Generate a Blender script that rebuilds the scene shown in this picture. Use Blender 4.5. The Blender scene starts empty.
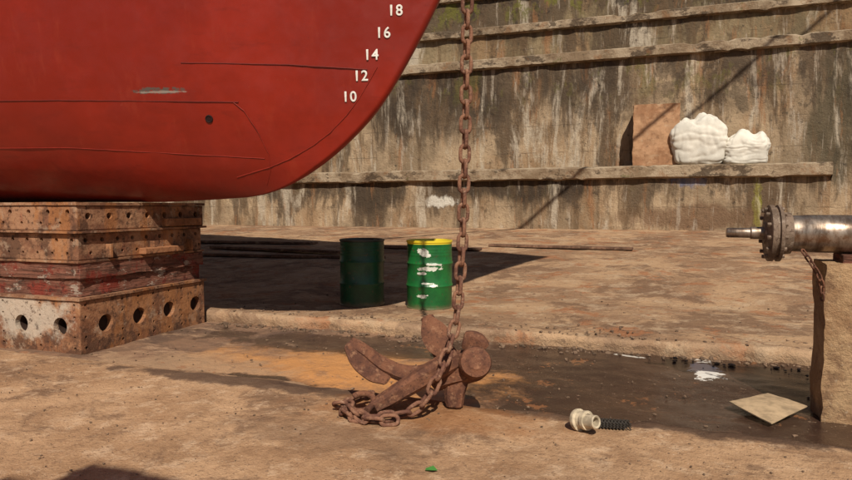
import bpy, bmesh, math, random
from mathutils import Vector, Matrix, noise
random.seed(7)
scene=bpy.context.scene
COL=bpy.context.collection

# ---------------------------------------------------------------- node helpers
class G:
    def __init__(s,name):
        s.m=bpy.data.materials.new(name); s.m.use_nodes=True
        s.nt=s.m.node_tree; s.n=s.nt.nodes; s.l=s.nt.links
        s.b=s.n['Principled BSDF']; s.tc=s.n.new('ShaderNodeTexCoord')
        s.co=s.tc.outputs['Object']
    def set(s,sock,v):
        if isinstance(v,bpy.types.NodeSocket): s.l.new(v,sock)
        elif isinstance(v,(tuple,list)) and len(v)==3 and sock.type=='RGBA': sock.default_value=(*v,1)
        else: sock.default_value=v
    def map(s,scale=(1,1,1),loc=(0,0,0),rot=(0,0,0)):
        n=s.n.new('ShaderNodeMapping'); s.l.new(s.co,n.inputs[0])
        n.inputs['Scale'].default_value=scale; n.inputs['Location'].default_value=loc; n.inputs['Rotation'].default_value=rot
        return n.outputs[0]
    def noise(s,scale,detail=5,rough=.6,vec=None,dist=0,sc=(1,1,1),loc=(0,0,0)):
        n=s.n.new('ShaderNodeTexNoise'); s.l.new(vec or s.map(sc,loc),n.inputs['Vector'])
        n.inputs['Scale'].default_value=scale; n.inputs['Detail'].default_value=min(detail,6)
        n.inputs['Roughness'].default_value=rough; n.inputs['Distortion'].default_value=dist
        return n.outputs['Fac']
    def ramp(s,f,lo,hi,a=0.,b=1.):
        n=s.n.new('ShaderNodeMapRange'); n.interpolation_type='SMOOTHSTEP'
        s.l.new(f,n.inputs[0]); n.inputs[1].default_value=lo; n.inputs[2].default_value=hi
        n.inputs[3].default_value=a; n.inputs[4].default_value=b
        return n.outputs[0]
    def math(s,op,a,b=0.):
        n=s.n.new('ShaderNodeMath'); n.operation=op; s.set(n.inputs[0],a); s.set(n.inputs[1],b); return n.outputs[0]
    def mix(s,f,a,b,mode='MIX'):
        n=s.n.new('ShaderNodeMix'); n.data_type='RGBA'; n.blend_type=mode
        s.set(n.inputs[0],f); s.set(n.inputs[6],a); s.set(n.inputs[7],b); return n.outputs[2]
    def axis(s,i):
        n=s.n.new('ShaderNodeSeparateXYZ'); s.l.new(s.co,n.inputs[0]); return n.outputs[i]
    def spot(s,c,r,warp=.6,soft=.35,nscale=2.5,sc=(1,1,1)):
        n=s.n.new('ShaderNodeMapping'); n.vector_type='TEXTURE'; s.l.new(s.co,n.inputs[0])
        n.inputs['Location'].default_value=c; n.inputs['Scale'].default_value=r
        v=s.n.new('ShaderNodeVectorMath'); v.operation='LENGTH'; s.l.new(n.outputs[0],v.inputs[0])
        nz=s.noise(nscale,5,.65,sc=sc)
        d=s.math('ADD',v.outputs['Value'],s.math('MULTIPLY',s.math('SUBTRACT',nz,.5),warp*4))
        return s.ramp(d,1-soft,1+soft,1,0)
    def bump(s,h,strength=.4,dist=.02,prev=None):
        n=s.n.new('ShaderNodeBump'); s.l.new(h,n.inputs['Height']); n.inputs['Strength'].default_value=strength
        n.inputs['Distance'].default_value=dist
        if prev is not None: s.l.new(prev,n.inputs['Normal'])
        return n.outputs[0]
    def out(s,col,rough=.85,normal=None,metal=0.,spec=.3):
        s.set(s.b.inputs['Base Color'],col); s.set(s.b.inputs['Roughness'],rough); s.set(s.b.inputs['Metallic'],metal)
        s.b.inputs['Specular IOR Level'].default_value=spec
        if normal is not None: s.l.new(normal,s.b.inputs['Normal'])
        return s.m

def m_sand():
    g=G('dusty_concrete')
    c=g.mix(g.ramp(g.noise(.9,5,.65),.38,.62),(.47,.295,.17),(.35,.205,.112))
    c=g.mix(g.ramp(g.noise(2.6,6,.75,loc=(5,2,0)),.45,.66,0,.7),c,(.26,.148,.08))
    c=g.mix(g.ramp(g.noise(1.2,6,.72,dist=.8,loc=(9,1,0)),.53,.64,0,.75),c,(.165,.095,.057))
    c=g.mix(g.ramp(g.noise(6,6,.75,loc=(2,7,0)),.50,.66,0,.65),c,(.57,.40,.26))
    c=g.mix(g.ramp(g.noise(26,5,.75,loc=(2,3,0)),.53,.66,0,.6),c,(.16,.095,.058))
    c=g.mix(g.ramp(g.noise(85,3,.6),.59,.70,0,.65),c,(.09,.055,.038))
    c=g.mix(g.ramp(g.noise(70,3,.6,loc=(5,5,5)),.63,.73,0,.6),c,(.64,.49,.35))
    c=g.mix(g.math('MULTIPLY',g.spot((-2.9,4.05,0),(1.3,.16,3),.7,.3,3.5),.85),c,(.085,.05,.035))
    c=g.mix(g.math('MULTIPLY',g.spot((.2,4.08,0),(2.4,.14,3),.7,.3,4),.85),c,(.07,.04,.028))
    c=g.mix(g.math('MULTIPLY',g.spot((-1.7,3.2,0),(.6,.22,3),.7,.5,3.5),.5),c,(.17,.10,.06))
    c=g.mix(g.math('MULTIPLY',g.spot((-1.3,3.8,0),(.7,.3,3),.7,.5,4),.6),c,(.30,.125,.045))
    c=g.mix(g.math('MULTIPLY',g.spot((.3,2.9,0),(1.0,.35,3),.8,.5,3),.4),c,(.19,.11,.065))
    h=g.noise(9,5,.75); h2=g.noise(90,4,.75)
    n=g.bump(h2,.5,.008,g.bump(h,.7,.035))
    return g.out(c,.92,n,spec=.15)

def m_platform():
    g=G('platform_concrete')
    c=g.mix(g.ramp(g.noise(.45,6,.7,dist=.6),.42,.58),(.43,.27,.155),(.28,.165,.095))
    c=g.mix(g.ramp(g.noise(.8,6,.74,loc=(3,8,0),dist=.5),.49,.57,0,.75),c,(.165,.092,.055))
    c=g.mix(g.ramp(g.noise(2.2,6,.75),.50,.62,0,.65),c,(.48,.34,.22))
    c=g.mix(g.ramp(g.noise(1.3,6,.75,loc=(8,8,0)),.54,.62,0,.75),c,(.33,.135,.06))
    c=g.mix(g.ramp(g.noise(10,6,.75),.55,.66,0,.65),c,(.10,.06,.042))
    c=g.mix(g.ramp(g.noise(50,4,.65),.59,.70,0,.6),c,(.08,.05,.04))
    c=g.mix(g.ramp(g.noise(42,4,.65,loc=(4,4,4)),.62,.72,0,.5),c,(.5,.38,.28))
    y=g.axis(1)
    c=g.mix(g.math('MULTIPLY',g.ramp(g.math('ADD',y,g.math('MULTIPLY',g.noise(2.2,6,.75),1.2)),6.95,7.2,1,0),.38),c,(.45,.31,.20))
    h=g.noise(6,5,.75); h2=g.noise(60,4,.7)
    return g.out(c,.88,g.bump(h2,.5,.012,g.bump(h,.7,.06)),spec=.2)

def m_trench():
    g=G('wet_rusty_floor')
    c=g.mix(g.ramp(g.noise(1.1,6,.7,dist=.4),.4,.62),(.22,.12,.068),(.10,.055,.034))
    c=g.mix(g.ramp(g.noise(3,6,.75,sc=(.7,1.5,1)),.50,.64,0,.8),c,(.36,.22,.13))
    sp=g.spot((-2.2,4.9,-.14),(1.6,.66,2),.6,.5)
    c=g.mix(g.math('MULTIPLY',sp,g.ramp(g.noise(3.5,6,.75,loc=(3,1,0)),.36,.56,.35,.95)),c,(.50,.225,.07))
    c=g.mix(g.math('MULTIPLY',g.spot((-3.9,4.4,-.14),(1.1,.5,2),.6),.75),c,(.37,.23,.13))
    x=g.axis(0)
    wet=g.ramp(g.math('ADD',x,g.math('MULTIPLY',g.noise(1.4,6,.72),2.2)),-.35,.05,0,1)
    wet2=g.spot((-2.0,5.9,-.14),(2.8,.40,2),.7,.2)
    wet3=g.spot((-3.2,4.35,-.14),(.8,.17,2),.7,.2)
    w=g.math('MAXIMUM',wet,g.math('MAXIMUM',g.math('MULTIPLY',wet2,.85),wet3))
    dry=g.ramp(g.noise(2.4,6,.78,loc=(11,3,0),sc=(.7,1.4,1)),.56,.68,1,.55)
    w=g.math('MULTIPLY',w,dry)
    c=g.mix(g.math('MULTIPLY',w,.95),c,(.038,.020,.014))
    c=g.mix(g.ramp(g.noise(9,6,.75,loc=(1,1,3)),.58,.67,0,.5),c,(.15,.088,.058))
    c=g.mix(g.ramp(g.noise(2.2,6,.8,loc=(21,1,3)),.61,.64,0,.7),c,(.27,.11,.045))
    c=g.mix(g.spot((.55,5.95,-.14),(.13,.30,2),.8,.10,9),c,(.76,.73,.68))
    c=g.mix(g.spot((-.1,6.30,-.14),(.15,.04,2),.5,.12,9),c,(.6,.56,.5))
    c=g.mix(g.spot((.55,6.40,-.14),(.09,.04,2),.5,.12,9),c,(.65,.6,.55))
    c=g.mix(g.ramp(g.noise(25,5,.7),.62,.70,0,.55),c,(.36,.25,.17))
    h=g.noise(8,5,.75)
    rough=g.math('SUBTRACT',.88,g.math('MULTIPLY',w,.62))
    n=g.n.new('ShaderNodeBump'); g.l.new(h,n.inputs['Height']); n.inputs['Distance'].default_value=.03
    g.l.new(g.math('SUBTRACT',.9,g.math('MULTIPLY',w,.68)),n.inputs['Strength'])
    return g.out(c,rough,n.outputs[0],spec=.5)

def m_wall(name,z0,z1,base=(.30,.22,.145),dark=.5,moss=.5,spots=(),bias=0.):
    g=G(name)
    z=g.axis(2)
    t=g.ramp(z,z0,z1)
    c=g.mix(g.ramp(g.noise(.35,6,.65),.42,.58),base,tuple(x*.62 for x in base))
    c=g.mix(g.ramp(g.noise(.8,6,.7,sc=(1,1,.45),loc=(31,0,2)),.48,.62,0,.6),c,(.28,.165,.085))
    # broad dark seepage hanging from the coping
    s2=g.noise(.65,6,.72,sc=(1,1,.22),loc=(13,0,3),dist=.5)
    m=g.math('ADD',s2,g.math('ADD',g.math('MULTIPLY',g.math('SUBTRACT',t,.5),.14),bias))
    c=g.mix(g.ramp(m,.47,.56,0,.82),c,(.085,.058,.038))
    for ctr,r,col,k in spots:
        c=g.mix(g.math('MULTIPLY',g.spot(ctr,r,.7,.3,1.3 if r[0]>1 else 4,(1,1,.25) if r[0]>1 else (1,1,.5)),k),c,col)
    s3=g.noise(2.2,6,.74,sc=(1,1,.13),loc=(2,0,1),dist=.4)
    c=g.mix(g.ramp(s3,.51,.63,0,.65),c,(.13,.082,.046))
    # lime runs and pale patches
    s1=g.noise(.9,6,.72,sc=(1,1,.17),dist=.5)
    c=g.mix(g.ramp(g.math('SUBTRACT',s1,bias*.5),.53,.62,0,.72),c,(.50,.425,.33))
    s7=g.noise(3.6,5,.72,sc=(1,1,.09),loc=(7,0,1),dist=.3)
    c=g.mix(g.ramp(s7,.57,.66,0,.5),c,(.46,.39,.31))
    s8=g.noise(1.7,5,.72,sc=(1,1,.14),loc=(47,0,1),dist=.4)
    c=g.mix(g.ramp(s8,.57,.66,0,.55),c,(.29,.135,.06))
    s4=g.noise(.7,6,.78,loc=(4,0,9),sc=(1,1,.7))
    c=g.mix(g.ramp(g.math('ADD',s4,g.math('MULTIPLY',g.math('SUBTRACT',t,.7),.15)),.53,.59,0,dark),c,(.05,.038,.029))
    s5=g.noise(1.4,6,.78,loc=(1,0,2),sc=(1,1,.5))
    c=g.mix(g.math('MULTIPLY',g.ramp(s5,.53,.61,0,moss),g.ramp(t,.5,.95)),c,(.135,.125,.03))
    # lift lines of the poured concrete
    zz=g.math('ADD',z,g.math('MULTIPLY',g.noise(.8,4,.6),.12))
    fr_=g.math('ABSOLUTE',g.math('SUBTRACT',g.math('FRACT',g.math('DIVIDE',zz,.92)),.5))
    ln=g.math('MULTIPLY',g.ramp(fr_,.0,.022,1,0),g.ramp(g.noise(1.7,4,.7,loc=(9,9,9)),.42,.6))
    c=g.mix(g.math('MULTIPLY',ln,.6),c,(.07,.05,.035))
    c=g.mix(g.ramp(g.noise(5,6,.78),.57,.67,0,.7),c,(.045,.034,.026))
    h=g.noise(4,6,.8); h2=g.noise(1.4,4,.6,sc=(1,1,.5))
    return g.out(c,.9,g.bump(ln,-.5,.04,g.bump(h,.9,.08,g.bump(h2,.6,.12))),spec=.15)

def m_coping():
    g=G('coping_stone')
    c=g.mix(g.ramp(g.noise(1.2,6,.7),.4,.6),(.44,.34,.235),(.25,.175,.11))
    c=g.mix(g.ramp(g.noise(2.5,6,.78,sc=(.5,1,1)),.51,.58,0,.8),c,(.07,.048,.033))
    c=g.mix(g.ramp(g.noise(2,6,.75,loc=(5,0,2)),.56,.65,0,.55),c,(.28,.14,.065))
    c=g.mix(g.ramp(g.noise(1.2,6,.75,loc=(9,0,2)),.60,.66,0,.6),c,(.13,.125,.04))
    h=g.noise(6,6,.8)
    return g.out(c,.9,g.bump(h,1.,.08),spec=.15)

def m_hull():
    g=G('red_hull_paint')
    c=g.mix(g.ramp(g.noise(.8,5,.65),.38,.62),(.255,.0165,.0075),(.20,.0125,.006))
    c=g.mix(g.ramp(g.noise(5,6,.75,sc=(.35,1,1.5)),.52,.70,0,.45),c,(.155,.011,.006))
    c=g.mix(g.ramp(g.noise(3,6,.7,sc=(2,2,.2)),.56,.70,0,.30),c,(.28,.034,.016))
    c=g.mix(g.ramp(g.noise(24,6,.75),.66,.72,0,.7),c,(.12,.02,.012))
    c=g.mix(g.ramp(g.noise(2.2,6,.8,loc=(3,5,5)),.63,.68,0,.4),c,(.29,.05,.028))
    sp=g.spot((-4.45,4.4,2.45),(.28,2,.03),.55,.15,9)
    c=g.mix(g.math('MULTIPLY',sp,g.ramp(g.noise(22,5,.7),.42,.52)),c,(.09,.07,.06))
    sp=g.spot((-4.45,4.4,2.437),(.24,2,.012),.5,.2,12)
    c=g.mix(g.math('MULTIPLY',sp,.7),c,(.30,.26,.22))
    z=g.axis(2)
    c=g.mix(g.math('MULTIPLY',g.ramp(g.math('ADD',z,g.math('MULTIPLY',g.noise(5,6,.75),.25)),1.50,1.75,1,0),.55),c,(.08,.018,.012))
    h=g.noise(1.6,3,.5); h2=g.noise(70,3,.6)
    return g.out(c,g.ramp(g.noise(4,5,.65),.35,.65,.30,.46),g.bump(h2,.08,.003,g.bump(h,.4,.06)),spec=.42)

def m_rust(name='rusty_steel',a=(.30,.145,.08),b=(.16,.065,.035),lt=(.42,.26,.16),sc=1.0,rough=.85):
    g=G(name)
    c=g.mix(g.ramp(g.noise(4*sc,6,.65),.4,.62),a,b)
    c=g.mix(g.ramp(g.noise(11*sc,6,.7,loc=(3,3,3)),.52,.7,0,.75),c,lt)
    c=g.mix(g.ramp(g.noise(25*sc,6,.72,loc=(7,1,3)),.53,.65,0,.75),c,(.055,.026,.018))
    h=g.noise(30*sc,6,.75)
    return g.out(c,rough,g.bump(h,.8,.010),spec=.25)

def m_block(name,a,b,white=.5,red=.4,whitespot=False):
    g=G(name)
    c=g.mix(g.ramp(g.noise(3,6,.7,sc=(1,1,1.6)),.42,.58),a,b)
    c=g.mix(g.ramp(g.noise(2.4,6,.75,loc=(1,9,2)),.48,.58,0,.85),c,(.095,.045,.027))
    c=g.mix(g.ramp(g.noise(4,6,.78,loc=(1,5,2)),.55,.62,0,white),c,(.44,.32,.22))
    c=g.mix(g.ramp(g.noise(4,6,.75,loc=(9,5,2),sc=(1,1,.5)),.56,.66,0,red),c,(.26,.045,.025))
    c=g.mix(g.ramp(g.noise(3,6,.75,loc=(19,5,2),sc=(1,1,.25)),.52,.62,0,.65),c,(.35,.14,.048))
    if whitespot:
        c=g.mix(g.math('MULTIPLY',g.spot((-6.0,4.55,.22),(.6,.3,.22),.6,.25,5),.75),c,(.52,.44,.35))
    c=g.mix(g.ramp(g.noise(16,6,.75),.54,.64,0,.8),c,(.05,.024,.015))
    h=g.noise(22,6,.75)
    return g.out(c,.85,g.bump(h,.7,.018),spec=.25)

def m_wood():
    g=G('painted_timber')
    gr=g.noise(6,6,.75,sc=(.4,.4,6))
    c=g.mix(g.ramp(gr,.42,.6),(.24,.10,.065),(.10,.045,.03))
    c=g.mix(g.ramp(g.noise(3.5,6,.75,loc=(4,4,1)),.50,.58,0,.75),c,(.24,.032,.02))
    c=g.mix(g.ramp(g.noise(4,6,.78,loc=(14,4,1),sc=(1,1,2)),.57,.62,0,.75),c,(.42,.34,.27))
    c=g.mix(g.ramp(g.noise(14,6,.75,loc=(4,4,1)),.55,.63,0,.8),c,(.05,.028,.02))
    return g.out(c,.88,g.bump(gr,.9,.03),spec=.2)

def m_plain(name,col,rough=.6,metal=0.,var=.25,scale=8,bump=.2,spec=.3):
    g=G(name)
    c=g.mix(g.ramp(g.noise(scale,6,.7),.38,.62),col,tuple(x*(1-var) for x in col))
    return g.out(c,rough,g.bump(g.noise(scale*4,5,.6),bump,.005),metal,spec)

def m_drum(name,white,yellowtop):
    g=G(name)
    if white: c=g.mix(g.ramp(g.noise(5,6,.65),.35,.65),(.012,.14,.030),(.008,.085,.022))
    else: c=g.mix(g.ramp(g.noise(5,6,.65),.35,.65),(.007,.062,.026),(.005,.038,.018))  # darker green: the hull's shade on this drum is put into its paint
    c=g.mix(g.ramp(g.noise(14,6,.75),.58,.66,0,.75),c,(.075,.05,.028))
    c=g.mix(g.ramp(g.noise(9,6,.75,loc=(4,4,4),sc=(1,1,.3)),.58,.68,0,.5),c,(.02,.035,.02))
    z=g.axis(2)
    c=g.mix(g.math('MULTIPLY',g.ramp(g.math('ADD',z,g.math('MULTIPLY',g.noise(8,6,.7),.14)),.06,.15,1,0),.7),c,(.16,.10,.06))
    if white:
        # scraps of torn labels, only on the side facing the dock entrance
        for (zc,r,x) in ((.745,(.075,.5,.035),-.03),(.70,(.06,.5,.02),.02),(.585,(.10,.5,.016),.12),(.53,(.13,.5,.026),.05),(.47,(.06,.5,.018),-.06),(.34,(.075,.5,.012),.03),(.315,(.045,.5,.02),.10),(.175,(.07,.5,.022),-.03)):
            c=g.mix(g.spot((x+.04,-.3,zc),r,.75,.08,15,(1,1,1.7)),c,(.70,.70,.62))
    if yellowtop: c=g.mix(g.ramp(z,.838,.843),c,(.72,.55,.03))
    else: c=g.mix(g.ramp(z,.855,.86),c,(.02,.025,.022))
    return g.out(c,.40,g.bump(g.noise(6,5,.6),.35,.02),spec=.45)

# ---------------------------------------------------------------- mesh helpers
def mk(name,verts,faces,mat=None,smooth=False,parent=None):
    me=bpy.data.meshes.new(name); me.from_pydata([tuple(v) for v in verts],[],faces); me.update()
    o=bpy.data.objects.new(name,me); COL.objects.link(o)
    if mat: me.materials.append(mat)
    if smooth: me.polygons.foreach_set('use_smooth',[True]*len(me.polygons))
    if parent: o.parent=parent
    return o
def fixn(o):
    bm=bmesh.new(); bm.from_mesh(o.data); bmesh.ops.recalc_face_normals(bm,faces=bm.faces); bm.to_mesh(o.data); bm.free(); return o
def empty(name,loc=(0,0,0)):
    e=bpy.data.objects.new(name,None); COL.objects.link(e); e.location=loc; e.empty_display_size=.1; return e
def grid(name,xs,ys,f,mat,smooth=True):
    vs=[f(x,y) for y in ys for x in xs]; nx=len(xs)
    fs=[(j*nx+i,j*nx+i+1,(j+1)*nx+i+1,(j+1)*nx+i) for j in range(len(ys)-1) for i in range(nx-1)]
    return mk(name,vs,fs,mat,smooth)
def frange(a,b,s):
    n=max(1,int(round((b-a)/s))); return [a+(b-a)*i/n for i in range(n+1)]
def box(name,a,b,mat,bev=.006,parent=None,jit=0,sub=0):
    x0,y0,z0=a;x1,y1,z1=b
    bm=bmesh.new()
    vs=[bm.verts.new(p) for p in [(x0,y0,z0),(x1,y0,z0),(x1,y1,z0),(x0,y1,z0),(x0,y0,z1),(x1,y0,z1),(x1,y1,z1),(x0,y1,z1)]]
    for f in [(0,3,2,1),(4,5,6,7),(0,1,5,4),(1,2,6,5),(2,3,7,6),(3,0,4,7)]: bm.faces.new([vs[i] for i in f])
    if sub: bmesh.ops.subdivide_edges(bm,edges=bm.edges,cuts=sub,use_grid_fill=True)
    elif bev: bmesh.ops.bevel(bm,geom=bm.edges[:],offset=bev,segments=2,affect='EDGES',profile=.5)
    if jit:
        for v in bm.verts:
            v.co+=noise.noise_vector(v.co*5+Vector((3,1,7)))*jit+noise.noise_vector(v.co*17)*jit*.4
    me=bpy.data.meshes.new(name); bm.to_mesh(me); bm.free()
    o=bpy.data.objects.new(name,me); COL.objects.link(o); me.materials.append(mat)
    if parent: o.parent=parent
    return o
def lathe(name,prof,mat,segs=48,parent=None,axis='Z',loc=(0,0,0),smooth=True):
    vs=[];fs=[]
    for r,z in prof:
        for i in range(segs):
            a=2*math.pi*i/segs; vs.append((r*math.cos(a),r*math.sin(a),z))
    for j in range(len(prof)-1):
        for i in range(segs):
            fs.append((j*segs+i,j*segs+(i+1)%segs,(j+1)*segs+(i+1)%segs,(j+1)*segs+i))
    if axis=='X': vs=[(z,x,y) for x,y,z in vs]
    vs=[(x+loc[0],y+loc[1],z+loc[2]) for x,y,z in vs]
    o=mk(name,vs,fs,mat,False,parent)
    if smooth:
        o.data.polygons.foreach_set('use_smooth',[True]*len(fs)); o.data.set_sharp_from_angle(angle=math.radians(35))
    return fixn(o)
def cr(p0,p1,p2,p3,t):
    return .5*((2*p1)+(p2-p0)*t+(2*p0-5*p1+4*p2-p3)*t*t+(3*p1-p0-3*p2+p3)*t**3)
def sweep(name,pts,ws,hs,mat,up=(0,0,1),parent=None,ch=.22,n=7):
    """bar of chamfered-rectangle section along a smooth path"""
    P=[Vector(p) for p in pts]; up=Vector(up)
    def g(L,i): return L[max(0,min(len(L)-1,i))]
    Q=[];W=[];H=[]
    for i in range(len(P)-1):
        for k in range(n):
            t=k/n
            Q.append(cr(g(P,i-1),P[i],P[i+1],g(P,i+2),t)); W.append(cr(g(ws,i-1),ws[i],ws[i+1],g(ws,i+2),t)); H.append(cr(g(hs,i-1),hs[i],hs[i+1],g(hs,i+2),t))
    Q.append(P[-1]);W.append(ws[-1]);H.append(hs[-1])
    sec=[]
    c=1-ch*2
    for a,b in ((-1,-c),(-c,-1),(c,-1),(1,-c),(1,c),(c,1),(-c,1),(-1,c)): sec.append((a,b))
    vs=[];fs=[];K=8
    N_=len(Q)
    for i,p in enumerate(Q):
        t=(Q[min(i+1,N_-1)]-Q[max(i-1,0)]).normalized()
        s=t.cross(up).normalized(); u=s.cross(t).normalized()
        e=1.0
        if i==0 or i==N_-1: e=.72
        for a,b in sec: vs.append(p+s*W[i]*.5*a*e+u*H[i]*.5*b*e)
    for i in range(N_-1):
        for k in range(K): fs.append((i*K+k,i*K+(k+1)%K,(i+1)*K+(k+1)%K,(i+1)*K+k))
    fs+=[tuple(range(K)),tuple((N_-1)*K+k for k in reversed(range(K)))]
    o=mk(name,vs,fs,mat,False,parent)
    for v in o.data.vertices:
        c_=Vector(v.co); v.co=c_+noise.noise_vector(c_*14)*.0035
    o.data.polygons.foreach_set('use_smooth',[True]*len(fs)); o.data.set_sharp_from_angle(angle=math.radians(28))
    return fixn(o)
def apply_mods(o):
    dg=bpy.context.evaluated_depsgraph_get(); dg.update()
    me=bpy.data.meshes.new_from_object(o.evaluated_get(dg)); o.modifiers.clear(); o.data=me
def tube(name,pts,r,mat,segs=8,parent=None,closed=False):
    cu=bpy.data.curves.new(name,'CURVE'); cu.dimensions='3D'; sp=cu.splines.new('POLY'); sp.points.add(len(pts)-1)
    for q,p in zip(sp.points,pts): q.co=(*p,1)
    sp.use_cyclic_u=closed; cu.bevel_depth=r; cu.bevel_resolution=max(1,segs//4); cu.use_fill_caps=True
    t=bpy.data.objects.new('tmp',cu); COL.objects.link(t)
    dg=bpy.context.evaluated_depsgraph_get(); dg.update()
    me=bpy.data.meshes.new_from_object(t.evaluated_get(dg)); bpy.data.objects.remove(t)
    me.name=name; me.materials.clear(); me.materials.append(mat)
    me.polygons.foreach_set('use_smooth',[True]*len(me.polygons))
    o=bpy.data.objects.new(name,me); COL.objects.link(o)
    if parent: o.parent=parent
    return o
def chain(name,path,L,W,r,mat,parent=None,roll=0.,jitter=.15,seed=1):
    rnd=random.Random(seed)
    P=[Vector(p) for p in path]
    pitch=L-3.2*r; pos=[P[0]]; cur=P[0].copy(); i=1
    while i<len(P):
        d=(P[i]-cur).length
        if d<pitch: i+=1; continue
        a=P[i-1]; b=P[i]
        lo,hi=0.,1.
        if (a-cur).length>pitch: cur=cur+(b-cur).normalized()*pitch; pos.append(cur.copy()); continue
        for _ in range(30):
            mid=(lo+hi)/2
            if (a.lerp(b,mid)-cur).length<pitch: lo=mid
            else: hi=mid
        cur=a.lerp(b,lo); pos.append(cur.copy())
    vs=[];fs=[]; NS=20; NR=8
    for k in range(len(pos)-1):
        a,b=pos[k],pos[k+1]; c=(a+b)/2; t=(b-a).normalized()
        ref=Vector((math.cos(.6),math.sin(.6),0)) if abs(t.z)>.5 else Vector((0,0,1))
        n=(ref-t*ref.dot(t)).normalized(); s=t.cross(n)
        ang=roll+(math.pi/2 if k%2 else 0)+(math.pi/4 if abs(t.z)<=.5 else 0)+rnd.uniform(-jitter,jitter)
        u=n*math.cos(ang)+s*math.sin(ang); w=t.cross(u)
        hl=L/2-r; hw=W/2-r; base=len(vs)
        for q in range(NS):
            th=2*math.pi*q/NS
            cx=math.cos(th); sx=math.sin(th)
            px=hw*cx; py=hw*sx+(hl-hw)*(1 if sx>=0 else -1)*min(1,abs(sx)*3)
            cen=c+u*px+t*py; out=(u*cx+t*sx).normalized()
            for e in range(NR):
                ph=2*math.pi*e/NR
                vs.append(cen+out*r*math.cos(ph)+w*r*math.sin(ph))
        for q in range(NS):
            for e in range(NR):
                fs.append((base+q*NR+e,base+q*NR+(e+1)%NR,base+((q+1)%NS)*NR+(e+1)%NR,base+((q+1)%NS)*NR+e))
    return fixn(mk(name,vs,fs,mat,True,parent))
def crom(tab,z):
    if z<=tab[0][0]: return tab[0][1]
    if z>=tab[-1][0]: return tab[-1][1]
    for i in range(len(tab)-1):
        if tab[i][0]<=z<=tab[i+1][0]:
            z1,x1=tab[i];z2,x2=tab[i+1]; z0,x0=tab[max(i-1,0)]; z3,x3=tab[min(i+2,len(tab)-1)]
            m1=(x2-x0)/(z2-z0); m2=(x3-x1)/(z3-z1); h=z2-z1; t=(z-z1)/h
            return (2*t**3-3*t*t+1)*x1+(t**3-2*t*t+t)*h*m1+(-2*t**3+3*t*t)*x2+(t**3-t*t)*h*m2

# ---------------------------------------------------------------- ground
N=lambda x,y,s,o=0: noise.noise(Vector((x*s+o,y*s-o,o)))
def fr(x,y,s,o=0): return noise.fractal(Vector((x*s+o,y*s,o)),.9,2.1,6)
sand=m_sand()
grid('ground',[-300,-60,-20,-10,-5,0,5,10,20,60,300],[-300,-60,-20,0,3.8,6.8,20,60,300],lambda x,y:(x,y,-.35),sand)
def trench(x,y): return (x,y,-.14+.02*N(x,y,1.3)+.010*fr(x,y,5))
grid('dock_trench_floor',frange(-12,10,.06),frange(3.6,6.9,.05),trench,m_trench())
def slab(x,y):
    e=4.05+.07*fr(x,0,1.4,3)+.03*N(x,0,7)
    wide=.55 if x<-2.2 else (.25 if x<-.8 else .07)
    if -2.6<x<-.4: 
        k=(x+2.6)/2.2; wide=.5*(1-k)+.06*k
    if y>4.0:
        t=(y-4.0)/.3; yy=e+(t-.0)*wide; return (x,yy,-.04-.13*(t*t*(3-2*t)) +.006*fr(x,yy,6))
    yy=y if y<3.6 else 3.6+(y-3.6)*(e-3.6)/.4
    return (x,yy,-.04+.014*fr(x,yy,.8,2)*.8+.007*fr(x,yy,4.5))
grid('concrete_apron',[-60,-30]+frange(-14,10,.06)+[30,60],[-60,-20,-5]+frange(-1,1.5,.25)+frange(1.55,4.0,.05)+[4.06,4.12,4.18,4.24,4.3],slab,sand)
def fz(y): return 0 if y<9 else (y-9)*.0564
def plat(x,y):
    e=6.45+.06*fr(x,1,1.1,9)+.06*N(x,0,5,2)+.04*N(x,0,14,5)
    if y<=6.45:
        t=(6.45-y)/.1
        return (x,e-.01+.03*N(x,y,9)+.03*t,-.19*min(1,t)) if t>0 else (x,e,-.02+.03*N(x,0,4)+.012*N(x,0,13))
    yy=y if y>7.0 else 7.0-(7.0-y)*(7.0-e)/.55
    return (x,yy,fz(yy)+.016*fr(x,yy,.7)+.010*fr(x,yy,3)+(.014*N(x,yy,8) if yy<7 else 0))
grid('dock_floor',[-60,-30]+frange(-22,10,.08)+[30,60],[6.35,6.38,6.41,6.45]+frange(6.5,9,.06)+frange(9.15,21.6,.16),plat,m_platform())

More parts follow.
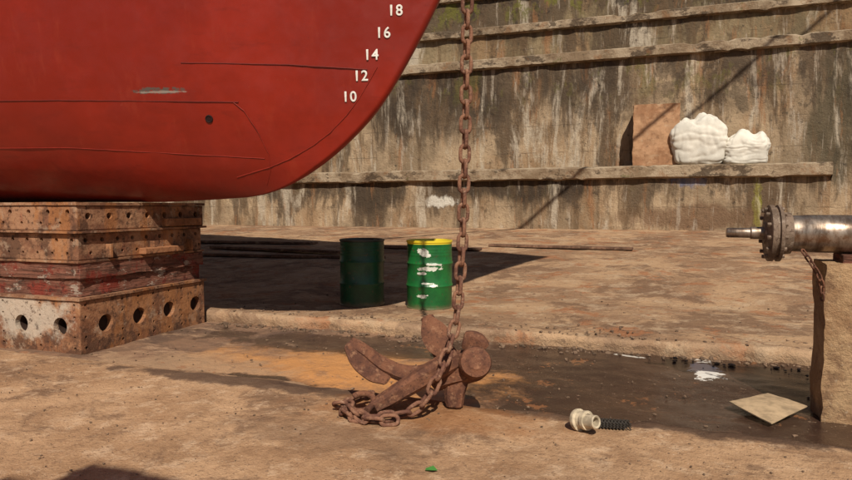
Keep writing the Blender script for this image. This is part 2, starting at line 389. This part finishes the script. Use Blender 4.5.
def rubble():
    vs=[];fs=[];rnd=random.Random(3)
    ico=bmesh.new(); bmesh.ops.create_icosphere(ico,subdivisions=1,radius=1)
    iv=[v.co.copy() for v in ico.verts]; jf=[[v.index for v in f.verts] for f in ico.faces]
    def add(x,y,z,s):
        b=len(vs); k=Vector((rnd.uniform(.6,1.3),rnd.uniform(.6,1.3),rnd.uniform(.4,.8))); sd=rnd.random()*99
        rot=Matrix.Rotation(rnd.random()*6,3,'Z')
        for v in iv:
            q=v*(1+.45*noise.noise(v*1.5+Vector((sd,0,0)))); q=Vector((q.x*k.x,q.y*k.y,q.z*k.z)); vs.append(rot@q*s+Vector((x,y,z+s*.25)))
        for f in jf: fs.append([b+i for i in f])
    for _ in range(520):
        x=rnd.uniform(-5,3.5); y=6.42-abs(rnd.gauss(0,.10)); add(x,y,-.135,rnd.choice([.006,.010,.014,.02,.03]))
    for _ in range(300):
        x=rnd.uniform(-5,3.5); add(x,6.5+abs(rnd.gauss(0,.2)),.0,rnd.choice([.006,.01,.014,.02]))
    for _ in range(450):
        add(rnd.uniform(-7,3),rnd.uniform(4.3,6.4),-.135,rnd.choice([.004,.006,.01,.014]))
    for _ in range(1300):
        add(rnd.uniform(-5,2.5),rnd.uniform(1.6,4.05),-.04,rnd.choice([.002,.003,.004,.005,.008]))
    for _ in range(320):
        add(rnd.uniform(-5,7),rnd.uniform(6.8,10),.0,rnd.choice([.006,.01,.016]))
    mk('gravel',vs,fs,m_plain('stone_chips',(.22,.14,.09),.9,var=.6,scale=3))
rubble()

# ---------------------------------------------------------------- dock wall
def profile_mesh(name,prof,xs,mats,seed,amp=.03,cap=False):
    pts=[]
    for (a,b) in zip(prof[:-1],prof[1:]):
        L=math.hypot(b[0]-a[0],b[1]-a[1]); n=max(1,int(L/.16))
        for i in range(n): t=i/n; pts.append((a[0]+(b[0]-a[0])*t,a[1]+(b[1]-a[1])*t,a[2]))
    pts.append(prof[-1])
    vs=[];fs=[];mi=[]
    for y,z,m in pts:
        for x in xs:
            d=noise.fractal(Vector((x*.9+seed,y*2,z*.9)),.8,2,5)*amp + noise.noise(Vector((x*3.3,y*3,z*3.3+seed)))*amp*.8
            chip=0
            if m==1:
                q=noise.noise(Vector((x*1.6,seed,z*1.5)))+.5*noise.noise(Vector((x*5,seed,z*2)))
                chip=min(.09,max(0,q-.28)*.33)
            vs.append((x,y+d+chip,z+d*.4-chip*.5))
    nx=len(xs)
    for j in range(len(pts)-1):
        for i in range(nx-1):
            fs.append((j*nx+i,j*nx+i+1,(j+1)*nx+i+1,(j+1)*nx+i)); mi.append(pts[j][2])
    if cap:
        c=len(vs); k=nx-1
        ring=[j*nx+k for j in range(len(pts))]
        vs.append((xs[-1],22,0)); 
        for j in range(len(ring)-1): fs.append((ring[j],c,ring[j+1])); mi.append(0)
    o=mk(name,vs,fs,None,False)
    for m in mats: o.data.materials.append(m)
    o.data.polygons.foreach_set('material_index',mi); 
    o.data.polygons.foreach_set('use_smooth',[True]*len(fs)); o.data.set_sharp_from_angle(angle=math.radians(40))
    return o
cop=m_coping()
dk=(.045,.033,.024)
profile_mesh('stone_ledge',[(20,.4,0),(20,2.18,1),(19.80,2.22,1),(19.78,2.52,1),(19.88,2.57,1),(21.5,2.60,1)],frange(-45,4.9,.16),
    [m_wall('ledge_wall',.5,2.3,(.42,.305,.195),.5,.1,
      (((-4.2,20,2.05),(2.4,2,.5),dk,.85),((-9,20,1.8),(1.2,2,.7),dk,.7),((1.3,20,1.0),(1.9,2,.35),(.17,.10,.06),.8),
       ((-6.6,20,1.50),(.62,2,.17),(.66,.62,.54),.9),((1.27,20,2.14),(.5,2,.22),(.09,.12,.22),.65),((3.1,20,1.5),(.11,2,.7),(.26,.25,.03),.7))),cop],4,.035,cap=True)
profile_mesh('dock_wall',[(21.3,.3,0),(21.3,6.10,1),(21.10,6.13,1),(21.08,6.40,1),(21.16,6.44,1),(21.9,6.46,2),(21.9,7.40,1),(21.72,7.43,1),(21.70,7.66,1),(21.78,7.70,1),(22.5,7.72,2),
    (22.5,8.9,1),(22.34,8.93,1),(22.34,9.2,1),(23.1,9.22,2),(23.1,14,1),(24.5,14.02,1),(80,14.02,1)],frange(-45,22,.18),
    [m_wall('lower_wall',2.5,6.2,(.40,.29,.185),.5,.4,
      (((-7.2,21.3,4.9),(2.6,2,1.3),dk,.7),((-2.6,21.3,5.5),(1.6,2,.9),dk,.55),((5.8,21.3,4.2),(1.2,2,2.0),(.065,.055,.035),.75))),
     cop,m_wall('upper_wall',6.4,9.0,(.26,.195,.115),.8,.9,bias=.03)],11,.04)

# ---------------------------------------------------------------- ship hull
ship=empty('ship_hull')
YC=5.45
STEM=[(1.375,-4.95),(1.39,-4.48),(1.42,-3.87),(1.47,-3.58),(1.57,-3.30),(1.73,-3.01),(1.92,-2.74),(2.18,-2.45),(2.40,-2.27),(2.67,-2.09),(2.95,-1.92),(3.2,-1.78),(4.5,-1.05),(6,-.2),(7.5,.7),(9,1.7)]
def halfb(s,z):
    zr=max(0,min(1,(z-1.375)/1.35))
    sec=(1-(1-zr)**2.15)**(1/2.15)
    b=3.4*math.tanh(.245*s/3.4)*sec*(1+.06*max(0,z-2.5))
    nose=.045*math.sqrt(max(0,1-(1-min(s,.045)/.045)**2))
    return b+nose*min(1,zr*4)
def hp(x,z,off=0.):
    s=max(0,crom(STEM,z)-x); p=Vector((x,YC-halfb(s,z),z))
    if off:
        e=.02; s2=max(0,s-e); px=Vector((x+e,YC-halfb(s2,z),z)); 
        s3=max(0,crom(STEM,z+e)-x); pz=Vector((x,YC-halfb(s3,z+e),z+e))
        n=(px-p).cross(pz-p).normalized()
        if n.y>0: n=-n
        p=p+n*off
    return p
zs=[1.375,1.378,1.382,1.39,1.40,1.42]+frange(1.445,3.3,.035)+frange(3.45,9,.25)
ss=[0,.004,.012,.024,.036,.045,.07,.11,.16,.25,.35,.5,.7]+frange(.9,8,.2)+frange(8.5,18,.5)
vs=[];fs=[];nS=len(ss)
for sg in (-1,1):
    for z in zs:
        xs=crom(STEM,z)
        for s in ss: vs.append((xs-s,YC+sg*halfb(s,z)+(sg*-.008*noise.noise(Vector(((xs-s)*1.6,z*1.6,0))) if s>.3 else 0),z))
nz=len(zs); off=nz*nS
for j in range(nz-1):
    for i in range(nS-1):
        a=j*nS+i
        fs.append((a+1,a,a+nS,a+nS+1)); fs.append((off+a,off+a+1,off+a+nS+1,off+a+nS))
j=(nz-1)*nS
for i in range(nS-1): fs.append((j+i+1,j+i,off+j+i,off+j+i+1))
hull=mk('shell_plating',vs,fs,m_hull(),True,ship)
bm=bmesh.new(); bm.from_mesh(hull.data); bmesh.ops.remove_doubles(bm,verts=bm.verts,dist=.0005); bmesh.ops.recalc_face_normals(bm,faces=bm.faces); bm.to_mesh(hull.data); bm.free()
weld=m_plain('weld_bead',(.15,.013,.008),.6)
weld2=m_plain('weld_bead_faint',(.245,.022,.012),.5)
def hline(name,pts,r=.004,m=None,o=.001):
    q=[]
    for (a,b) in zip(pts[:-1],pts[1:]):
        for t in frange(0,1,.05)[:-1]:
            p=hp(a[0]+(b[0]-a[0])*t,a[1]+(b[1]-a[1])*t,o); q.append(p+noise.noise_vector(p*14)*.0025)
    q.append(hp(*pts[-1],o)); tube(name,q,r,m or weld,8,ship)
hline('weld_seam_1',[(-9,2.42),(-5.5,2.38),(-3.7,2.33)],.0055)
hline('weld_seam_2',[(-3.75,2.33),(-3.66,2.25),(-3.56,2.05),(-3.50,1.85),(-3.52,1.68),(-3.60,1.55)],.004,weld2)
hline('weld_seam_3',[(-4.2,2.70),(-3.2,2.66),(-2.45,2.60)],.0055)
hline('weld_seam_4',[(-3.9,1.62),(-3.5,1.72),(-3.28,1.80),(-3.05,1.91),(-2.85,2.04),(-2.68,2.19),(-2.55,2.34),(-2.45,2.48),(-2.36,2.62)],.0055,weld2)
hline('weld_seam_5',[(-9,1.95),(-5.6,1.93),(-3.55,1.80)],.004,weld2)
c=hp(-4.02,2.18,.0); 
n=(hp(-4.02,2.18,.1)-c).normalized()
ring=lathe('drain_hole',[(0,.003),(.026,.003),(.03,.008),(.038,.006),(.04,-.01)],m_plain('hole_dark',(.02,.006,.005),.8),24,ship)
ring.matrix_world=Matrix.Translation(c)@n.to_track_quat('Z','Y').to_matrix().to_4x4()
white=m_plain('white_marking_paint',(.80,.78,.72),.6,var=.2,scale=30)
for txt,x,z in (('10',-2.635,2.355),('12',-2.515,2.54),('14',-2.405,2.725),('16',-2.285,2.915),('18',-2.165,3.105)):
    cu=bpy.data.curves.new('t','FONT'); cu.body=txt; cu.size=.132; cu.extrude=.0008; cu.bevel_depth=.0030; cu.bevel_resolution=0; cu.align_x='CENTER'; cu.align_y='CENTER'; cu.space_character=1.12
    t=bpy.data.objects.new('t',cu); COL.objects.link(t)
    dg=bpy.context.evaluated_depsgraph_get(); dg.update()
    me=bpy.data.meshes.new_from_object(t.evaluated_get(dg)); bpy.data.objects.remove(t)
    me.materials.clear(); me.materials.append(white)
    p=hp(x,z,.006); px=hp(x+.06,z,.006); pz=hp(x,z+.06,.006)
    ax=(px-p).normalized(); az=(pz-p); az=(az-ax*az.dot(ax)).normalized(); an_=ax.cross(az)
    M=Matrix((ax,az,an_)).transposed().to_4x4(); M.translation=p
    me.transform(M)
    o=bpy.data.objects.new('draught_mark_'+txt,me); COL.objects.link(o); o.parent=ship

# ---------------------------------------------------------------- keel blocks
kb=empty('keel_block_stack')
X1=-5.2; X0=-8.8; Y0=4.55; Y1=6.38
def holed(name,z0,z1,mat,holes_side,holes_front,inset=0.):
    o=box(name,(X0,Y0+inset,z0),(X1-inset,Y1-inset,z1),mat,.012,kb)
    bmc=bmesh.new()
    for y,z,r in holes_side:
        m=Matrix.Translation((X1-inset,y,z))@Matrix.Rotation(math.pi/2,4,'Y')
        bmesh.ops.create_cone(bmc,cap_ends=True,segments=20,radius1=r,radius2=r,depth=.8 if r>.04 else .16,matrix=m)
    for x,z,r in holes_front:
        m=Matrix.Translation((x,Y0+inset,z))@Matrix.Rotation(math.pi/2,4,'X')
        bmesh.ops.create_cone(bmc,cap_ends=True,segments=20,radius1=r,radius2=r,depth=.5 if r>.04 else .16,matrix=m)
    me=bpy.data.meshes.new('c'); bmc.to_mesh(me); bmc.free(); c=bpy.data.objects.new('c',me); COL.objects.link(c)
    md=o.modifiers.new('b','BOOLEAN'); md.operation='DIFFERENCE'; md.object=c; md.solver='EXACT'
    apply_mods(o); bpy.data.objects.remove(c)
    return o
mb1=m_block('keel_block_steel',(.35,.17,.085),(.21,.09,.045),.5,.15,True)
mb2=m_block('keel_block_steel_upper',(.34,.18,.10),(.20,.09,.05),.45,.4)
hole_shade=m_plain('hole_shade_dark',(.035,.018,.012),.9)  # near-black colour that paints in the shade inside the holes
big_s=[(4.86+.45*i,.13,.09) for i in range(4)]
big_f=[(-5.46-.53*i,.13,.09) for i in range(6)]
sm=[]
for y in (4.62,5.08,5.30,5.52,5.76,5.97,6.30): sm+=[(y,.35,.016),(y,-.08,.016)]
for y in (4.62,5.08,5.52,5.97,6.30): sm+=[(y,.23,.014),(y,.03,.014)]
sf=[]
for x in (-5.27,-5.73,-6.25,-6.8): sf+=[(x,.35,.016),(x,-.08,.016),(x,.23,.014),(x,.03,.014)]
holed('bottom_block',-.17,.395,mb1,big_s+sm,big_f+sf)
for k,(y,z,r) in enumerate(big_s):  # dark cups added in the big holes to carry their shade
    lathe('hole_shade_s%d'%k,[(r-.004,0),(r-.004,.09),(0,.09)],hole_shade,20,kb,'X',(X1-.16,y,z))
for k,(x,z,r) in enumerate(big_f):
    o=lathe('hole_shade_f%d'%k,[(r-.004,.06),(r-.004,.20),(0,.20)],hole_shade,20,kb)
    o.rotation_euler=(math.radians(-90),0,0); o.location=(x,Y0-.01,z)
wood=m_wood()
box('timber_layer_1',(X0,4.60,.43),(-5.24,6.33,.60),wood,0,kb,.014,30)
box('timber_layer_2',(X0,4.575,.605),(-5.21,6.36,.765),wood,0,kb,.016,30)
s3=[];f3=[]
for i in range(9): s3+=[(4.66+.2*i,.99,.024),(4.72+.2*i,.86,.018)]
for i in range(12): f3+=[(-5.30-.2*i,.99,.022),(-5.36-.2*i,.86,.016)]
holed('middle_block',.79,1.06,mb2,s3,f3,.02)
s4=[];f4=[]
for i in range(7): s4+=[(4.68+.26*i,1.23,.034)]
for i in range(10): f4+=[(-5.32-.26*i,1.27,.026),(-5.42-.26*i,1.16,.018)]
holed('top_block',1.085,1.335,mb2,s4,f4)
for k,(z,h,e) in enumerate(((.397,.028,.02),(.767,.022,.0),(1.062,.022,.03),(1.337,.03,.015))):
    o=box('flange_plate_%d'%k,(X0,Y0-e,z),(X1+e,Y1+e,z+h),mb2,0,kb,.004,24)
for k,(y,z) in enumerate(((4.9,.80),(5.5,.80),(6.1,.80))):
    box('bracket_%d'%k,(X1-.02,y,z),(X1+.05,y+.03,z+.14),mb1,.004,kb)
tm=m_rust('end_grain_timber',(.34,.15,.07),(.22,.09,.04),(.42,.24,.13),.8)
box('wedge_1',(-5.26,5.70,1.10),(-5.15,6.30,1.19),tm,.01,kb)
box('wedge_2',(-5.26,5.35,.80),(-5.13,5.95,.87),tm,.01,kb)

# ---------------------------------------------------------------- oil drums
def drum(name,loc,white,open_top,rot=0):
    R=.297; H=.885
    prof=[(0,.02),(R-.02,.02),(R-.015,0),(R+.006,0),(R+.008,.012),(R,.022)]
    for zc in (.30,.59):
        prof+=[(R,zc-.03),(R+.007,zc-.015),(R+.012,zc),(R+.007,zc+.015),(R,zc+.03)]
    for z in (.68,.72,.76,.80): prof+=[(R,z-.012),(R-.003,z),(R,z+.012)]
    prof+=[(R,H-.03),(R+.009,H-.022),(R+.010,H),(R-.006,H+.004),(R-.012,H-.01)]
    if open_top: prof+=[(R-.014,.05),(0,.05)]
    else: prof+=[(R-.014,H-.025),(0,H-.022)]
    o=lathe(name,prof,m_drum(name+'_green_paint',white,open_top),64)
    sd=3 if white else 9
    for v in o.data.vertices:
        c=v.co; rr=math.hypot(c.x,c.y)
        if rr>.2:
            d=noise.noise(Vector((c.x*4,c.y*4,c.z*2.5+sd)))*.012; v.co.x+=c.x/rr*d; v.co.y+=c.y/rr*d
    o.location=loc
    if not open_top:
        lathe('bung',[(0,.015),(.03,.015),(.035,0),(.035,-.01)],m_plain('bung_steel',(.2,.2,.18),.5),20,o,loc=(.18,.05,H-.02))
    return o
drum('oil_drum',(-3.60,7.62,0.0),False,False)
drum('oil_drum',(-2.65,7.69,0.0),True,True)

# ---------------------------------------------------------------- anchor and chain
rust=m_rust('anchor_rust',(.185,.078,.043),(.095,.040,.026),(.33,.175,.10),1.9)
an=empty('anchor')
sweep('left_arm',[(-1.90,3.83,.385),(-1.83,3.84,.345),(-1.73,3.87,.265),(-1.60,3.90,.195),(-1.46,3.94,.165),(-1.32,3.97,.19),(-1.22,4.0,.23)],[.11,.14,.15,.15,.15,.16,.17],[.075,.09,.10,.11,.125,.14,.15],rust,(0,.3,1),an)
sweep('left_palm',[(-1.895,3.775,.39),(-1.81,3.785,.31),(-1.71,3.81,.22),(-1.61,3.84,.15)],[.07,.17,.18,.10],[.035,.035,.035,.035],rust,(.2,-.75,.6),an)
sweep('right_arm',[(-1.435,4.10,.55),(-1.40,4.09,.48),(-1.35,4.07,.39),(-1.29,4.05,.31),(-1.20,4.03,.23)],[.08,.10,.12,.14,.15],[.07,.09,.10,.12,.14],rust,(0,1,0),an)
sweep('right_palm',[(-1.41,4.03,.555),(-1.36,4.01,.475),(-1.30,3.99,.39),(-1.25,3.98,.32)],[.06,.17,.19,.10],[.035,.035,.035,.035],rust,(.25,-1,.25),an)
sweep('crown',[(-1.36,3.97,.13),(-1.28,3.99,.18),(-1.17,4.02,.22),(-1.07,4.04,.24)],[.17,.21,.23,.20],[.16,.19,.21,.19],rust,(0,0,1),an)
boss=lathe('crown_boss',[(0,-.12),(.075,-.12),(.100,-.105),(.108,-.08),(.108,.09),(.098,.115),(.06,.122),(.05,.13),(0,.13)],rust,28,an)
boss.matrix_world=Matrix.Translation((-1.06,3.99,.26))@Vector((.35,-.85,.38)).to_track_quat('Z','Y').to_matrix().to_4x4()
sweep('tripping_palm',[(-1.00,4.0,.36),(-1.05,3.98,.41),(-1.13,3.97,.43)],[.12,.15,.11],[.07,.08,.06],rust,(0,1,0),an)
sweep('lower_lug',[(-1.16,4.0,.20),(-1.185,3.97,.08),(-1.18,3.95,-.04)],[.15,.14,.10],[.13,.11,.08],rust,(0,1,0),an)
sweep('shank',[(-1.16,3.95,.315),(-1.26,3.87,.255),(-1.42,3.76,.155),(-1.56,3.66,.065),(-1.63,3.61,.025)],[.115,.11,.10,.09,.085],[.135,.13,.12,.10,.08],rust,(0,0,1),an)
arc=[(-1.68+.085*math.cos(a)-.03,3.60+.06*math.sin(a),.05+.04*math.sin(a)) for a in frange(-2.6,2.6,.3)]
tube('shackle',arc,.021,rust,12,an)
tube('shackle_pin',[(-1.63,3.51,.03),(-1.63,3.71,.06)],.021,rust,12,an)
path=[(-1.03,3.93,6.5),(-1.09,3.91,2.7),(-1.10,3.905,1.8),(-1.115,3.90,1.1),(-1.14,3.86,.60),(-1.17,3.80,.42),(-1.21,3.73,.27),(-1.265,3.67,.12),(-1.35,3.63,.015),(-1.47,3.58,-.005),(-1.58,3.49,-.005),(-1.70,3.46,-.005),(-1.80,3.53,-.005),(-1.86,3.65,-.005),(-1.81,3.78,.02),(-1.72,3.76,.06),(-1.66,3.66,.07)]
crm=m_rust('chain_rust',(.25,.12,.072),(.13,.056,.038),(.38,.24,.16),2.4)
chain('anchor_chain',path,.138,.088,.0132,crm)
chain('anchor_chain',[(-1.92,3.64,-.005),(-1.82,3.62,.02),(-1.76,3.55,.03),(-1.64,3.45,-.005),(-1.50,3.47,-.005),(-1.38,3.54,-.005)],.138,.088,.0132,crm,seed=5)

# ---------------------------------------------------------------- propeller shaft on concrete block
sh=empty('propeller_shaft')
def m_steel():
    g=G('machined_steel')
    c=g.mix(g.ramp(g.noise(6,6,.7,sc=(3,1,1)),.4,.62),(.36,.29,.235),(.20,.14,.10))
    c=g.mix(g.ramp(g.noise(14,6,.72),.55,.66,0,.7),c,(.17,.085,.045))
    return g.out(c,g.ramp(g.noise(8,6,.65),.35,.65,.28,.5),g.bump(g.noise(40,3,.5,sc=(6,.3,.3)),.2,.002),.8,.5)
st=m_steel()
SY,SZ=4.94,1.135
lathe('shaft_body',[(0,.97),(.09,.97),(.125,.975),(.128,1.0),(.128,1.05),(.131,1.055),(.131,1.35),(.128,1.355),(.128,1.36),(.131,1.365),(.131,4.2),(0,4.2)],st,56,sh,'X',(0,SY,SZ))
lathe('threaded_end',[(0,.57),(.030,.57),(.036,.58),(.036,.72),(.044,.73),(.044,.83)],st,40,sh,'X',(0,SY,SZ))
rs=m_rust('flange_rust',(.20,.14,.10),(.11,.075,.052),(.36,.29,.23),1.5,.5)
lathe('coupling_flange',[(0,.81),(.07,.81),(.08,.82),(.16,.825),(.185,.83),(.200,.838),(.200,.865),(.182,.87),(.182,.885),(.200,.89),(.200,.91),(.17,.92),(.148,.925),(.143,.975),(0,.98)],rs,56,sh,'X',(0,SY,SZ))
for i in range(12):
    a=2*math.pi*i/12+.13
    lathe('bolt_%d'%i,[(0,.806),(.013,.806),(.015,.81),(.015,.932),(0,.932)],rs,6,sh,'X',(0,SY+.17*math.cos(a),SZ+.17*math.sin(a)),False)

def m_cblock():
    g=G('cast_concrete')
    c=g.mix(g.ramp(g.noise(2.5,6,.7),.4,.60),(.45,.29,.16),(.31,.18,.095))
    c=g.mix(g.ramp(g.noise(7,6,.75),.53,.64,0,.7),c,(.17,.095,.055))
    c=g.mix(g.ramp(g.noise(3,6,.75,sc=(1,1,.2)),.54,.64,0,.65),c,(.32,.13,.05))
    c=g.mix(g.ramp(g.noise(30,6,.72),.57,.68,0,.6),c,(.50,.38,.26))
    return g.out(c,.9,g.bump(g.noise(18,6,.78),.9,.03),spec=.2)
cb=m_cblock()
box('concrete_block',(1.17,4.80,-.17),(1.95,5.12,.94),cb,0,None,.014,34)
box('timber_chock',(1.27,4.83,.93),(1.85,5.07,1.0),wood,.01,None)
chain('lashing_chain',[(1.02,4.78,1.03),(1.08,4.76,.93),(1.12,4.76,.86),(1.14,4.765,.80),(1.145,4.77,.68)],.065,.042,.006,rust,seed=3)

# ---------------------------------------------------------------- small things
P4=[(.61,4.88),(.92,5.24),(1.12,4.93),(.82,4.52)]; Z4=[-.085,-.095,-.075,-.10]
gx=14
def bil(u,v,dz):
    w=[(1-u)*(1-v),u*(1-v),u*v,(1-u)*v]
    x=sum(w[i]*P4[i][0] for i in range(4)); y=sum(w[i]*P4[i][1] for i in range(4)); z=sum(w[i]*Z4[i] for i in range(4))
    return (x,y,z+.012*math.sin(u*3)*math.sin(v*3.1)+.004*noise.noise(Vector((x*9,y*9,0)))+dz)
vs=[bil(i/gx,j/gx,dz) for dz in (0,-.007) for j in range(gx+1) for i in range(gx+1)]; fs=[]; q=(gx+1)**2
for j in range(gx):
    for i in range(gx):
        a=j*(gx+1)+i; fs.append((a,a+1,a+gx+2,a+gx+1)); fs.append((q+a,q+a+gx+1,q+a+gx+2,q+a+1))
for i in range(gx):
    for a,b in ((i,i+1),(gx*(gx+1)+i,gx*(gx+1)+i+1),(i*(gx+1),(i+1)*(gx+1)),(i*(gx+1)+gx,(i+1)*(gx+1)+gx)): fs.append((a,b,q+b,q+a))
fixn(mk('steel_plate',vs,fs,m_plain('tan_plate',(.50,.36,.22),.7,var=.4,scale=7,bump=.5)))
pf=empty('pipe_fitting')
cream=m_plain('cream_plastic',(.58,.48,.34),.6,var=.45,scale=16)
lathe('elbow_collar',[(.035,-.055),(.062,-.055),(.066,-.045),(.066,-.028),(.052,-.022),(.050,.01),(.058,.014),(.058,.035),(.040,.038),(.038,-.05)],cream,32,pf,'X')
lathe('side_port',[(.026,0),(.040,0),(.040,.07),(.034,.075),(.026,.07),(.024,0)],cream,28,pf,'X',(.035,-.01,.0))
pf.rotation_euler=(math.radians(15),math.radians(-12),math.radians(-35)); pf.location=(-.32,3.79,.030)
br=empty('wire_mesh_roll'); dkm=m_plain('dark_wire',(.05,.042,.035),.6)
for k in range(3):
    for i in range(10):
        x=-.09+.02*i
        tube('strand_a%d_%d'%(k,i),[(x,-.035,.012+.014*k),(x+.02,0,.030+.014*k),(x+.04,.035,.012+.014*k)],.0038,dkm,6,br)
        tube('strand_b%d_%d'%(k,i),[(x+.04,-.035,.010+.014*k),(x+.02,0,.028+.014*k),(x,.035,.010+.014*k)],.0038,dkm,6,br)
br.location=(-.18,3.89,-.036); br.rotation_euler=(0,0,math.radians(8))
mk('green_scrap',[(-1.03,2.92,-.025),(-.985,2.92,-.02),(-.97,2.945,-.028),(-1.0,2.965,-.015),(-1.035,2.945,-.025)],[(0,1,2,3,4)],m_plain('green_plastic',(.07,.25,.05),.5))

pk=m_rust('old_plank',(.20,.11,.07),(.10,.055,.035),(.34,.22,.14),.6)
for i,(x,y,L,w,r,z) in enumerate(((-9.2,12.0,3.6,.25,.05,.0),(-8.4,13.0,4.2,.3,-.12,.02),(-6.6,12.2,2.6,.2,.16,.0),(-10.2,14.5,3.8,.35,.1,.0),(-5.2,14.2,3.2,.3,-.05,.0),(-1.9,14.9,3.4,.22,-.07,.0))):
    o=box('timber_plank',(-L/2,-w/2,0),(L/2,w/2,.06),pk,.01,None); o.location=(x,y,fz(y)+.012+z); o.rotation_euler=(0,0,r)

def m_panel():
    g=G('weathered_block')
    c=g.mix(g.ramp(g.noise(1.5,6,.7),.4,.6),(.42,.245,.14),(.29,.15,.08))
    c=g.mix(g.ramp(g.noise(4,6,.75),.54,.66,0,.6),c,(.12,.07,.045))
    c=g.mix(g.ramp(g.noise(3,6,.75,loc=(3,3,3)),.56,.66,0,.5),c,(.45,.33,.22))
    return g.out(c,.9,g.bump(g.noise(8,6,.75),.5,.03),spec=.15)
box('stone_block',(-.34,20.35,2.58),(1.0,21.1,4.47),m_panel(),0,None,.03,20)
def bag(name,loc,dims,seed,fold):
    bm=bmesh.new(); bmesh.ops.create_cube(bm,size=2); bmesh.ops.subdivide_edges(bm,edges=bm.edges,cuts=40,use_grid_fill=True)
    for v in bm.verts:
        p=v.co.copy(); n=p.normalized()
        l=(abs(p.x)**5+abs(p.y)**5+abs(p.z)**5)**(1/5); q=p/l
        s=Vector((seed,seed*2,0))
        h=(q.z+1)/2
        k=1+.05*math.sin(h*7.5+seed)-.30*max(0,h-.68)
        q.x=q.x*k+.06*noise.noise(Vector((h*2.5,seed,0))); q.y*=k
        d=noise.noise(q*1.1+s)*.10
        cx=Vector((q.x*2.6,q.y*2.6,q.z*1.0))+s+noise.noise_vector(q*1.5+s)*.7
        d-=.035*(1-min(1,abs(noise.noise(cx))*4))
        cx=Vector((q.x*.8,q.y*.8,q.z*3.0))+s*2+noise.noise_vector(q*1.5+s)*.5
        d-=.04*(1-min(1,abs(noise.noise(cx))*4))
        q+=n*d
        if q.z>.4: q.z+=fold*noise.noise(Vector((q.x*1.7,q.y*1.7,seed)))*(q.z-.4)*2
        v.co=Vector((q.x*dims[0]/2,q.y*dims[1]/2,(q.z+1)*dims[2]/2))
    me=bpy.data.meshes.new(name); bm.to_mesh(me); bm.free(); me.polygons.foreach_set('use_smooth',[True]*len(me.polygons))
    o=bpy.data.objects.new(name,me); COL.objects.link(o); o.location=loc; me.materials.append(bagm); return o
bagm=m_plain('woven_white_bag',(.68,.64,.56),.8,var=.25,scale=1.6,bump=.3)
bag('bulk_bag',(1.55,20.6,2.54),(1.55,1.1,1.46),3,.4)
bag('bulk_bag',(2.82,20.6,2.54),(1.25,.95,.86),8.4,.6)

S=Vector((.291,-.644,.707)).normalized()
A=Vector((3.67,21.3,6.27)); Cc=Vector((-3.45,20,.9)); d=A-Cc
tube('crane_cable',[Cc+S*14-d*1.2,Cc+S*14+d*3.0],.055,m_plain('cable_black',(.04,.04,.04),.6),10)

# unseen scaffold added behind the viewpoint to cast shadow blotches on the foreground
sc_=empty('shadow_tower'); pole=m_plain('shadow_tower_pole',(.25,.24,.22),.5,.6)
bx,by=-.35,-2.15
for i,(x,y) in enumerate(((bx-.45,by-.5),(bx+.75,by-.5),(bx-.45,by+.35),(bx+.75,by+.35))): tube('pole_%d'%i,[(x,y,-.05),(x,y,4.62)],.024,pole,8,sc_)
for i,z in enumerate((1.5,3.0,4.5)):
    tube('ledger_%d'%i,[(bx-.55,by-.5,z),(bx+.85,by-.5,z)],.024,pole,8,sc_); tube('ledger_b%d'%i,[(bx-.55,by+.35,z),(bx+.85,by+.35,z)],.024,pole,8,sc_)
box('shadow_board_1',(bx-.75,by-.15,4.53),(bx+.05,by+.12,4.58),pk,.005,sc_); box('shadow_board_2',(bx-.5,by+.15,4.53),(bx+.3,by+.38,4.58),pk,.005,sc_)
box('shadow_bundle',(bx-.35,by-.1,4.60),(bx+.1,by+.2,4.78),m_plain('shadow_bundle_cloth',(.10,.14,.2),.7),0,sc_,.05,8)

# ---------------------------------------------------------------- light, sky, camera
w=bpy.data.worlds.new('World'); scene.world=w; w.use_nodes=True
nt=w.node_tree; sky=nt.nodes.new('ShaderNodeTexSky'); sky.sky_type='NISHITA'; sky.sun_disc=False
sky.sun_elevation=math.radians(45); sky.sun_rotation=math.atan2(S.x,S.y)
nt.links.new(sky.outputs[0],nt.nodes['Background'].inputs[0]); nt.nodes['Background'].inputs[1].default_value=.05
ld=bpy.data.lights.new('sun','SUN'); ld.energy=5.0; ld.angle=math.radians(.5); ld.color=(1,.92,.79)
lo=bpy.data.objects.new('sun',ld); COL.objects.link(lo); lo.rotation_euler=S.to_track_quat('Z','Y').to_euler(); lo.location=(5,-10,12)
cd=bpy.data.cameras.new('camera'); cam=bpy.data.objects.new('camera',cd); COL.objects.link(cam); scene.camera=cam
cd.sensor_width=36; cd.lens=618/852*36; cd.clip_end=1000; cd.clip_start=.05
cam.location=(0,0,1.32); cam.rotation_euler=(math.radians(90)-math.atan(33/618),0,math.radians(19.35))
scene.view_settings.view_transform='Standard'; scene.view_settings.look='None'; scene.view_settings.exposure=0
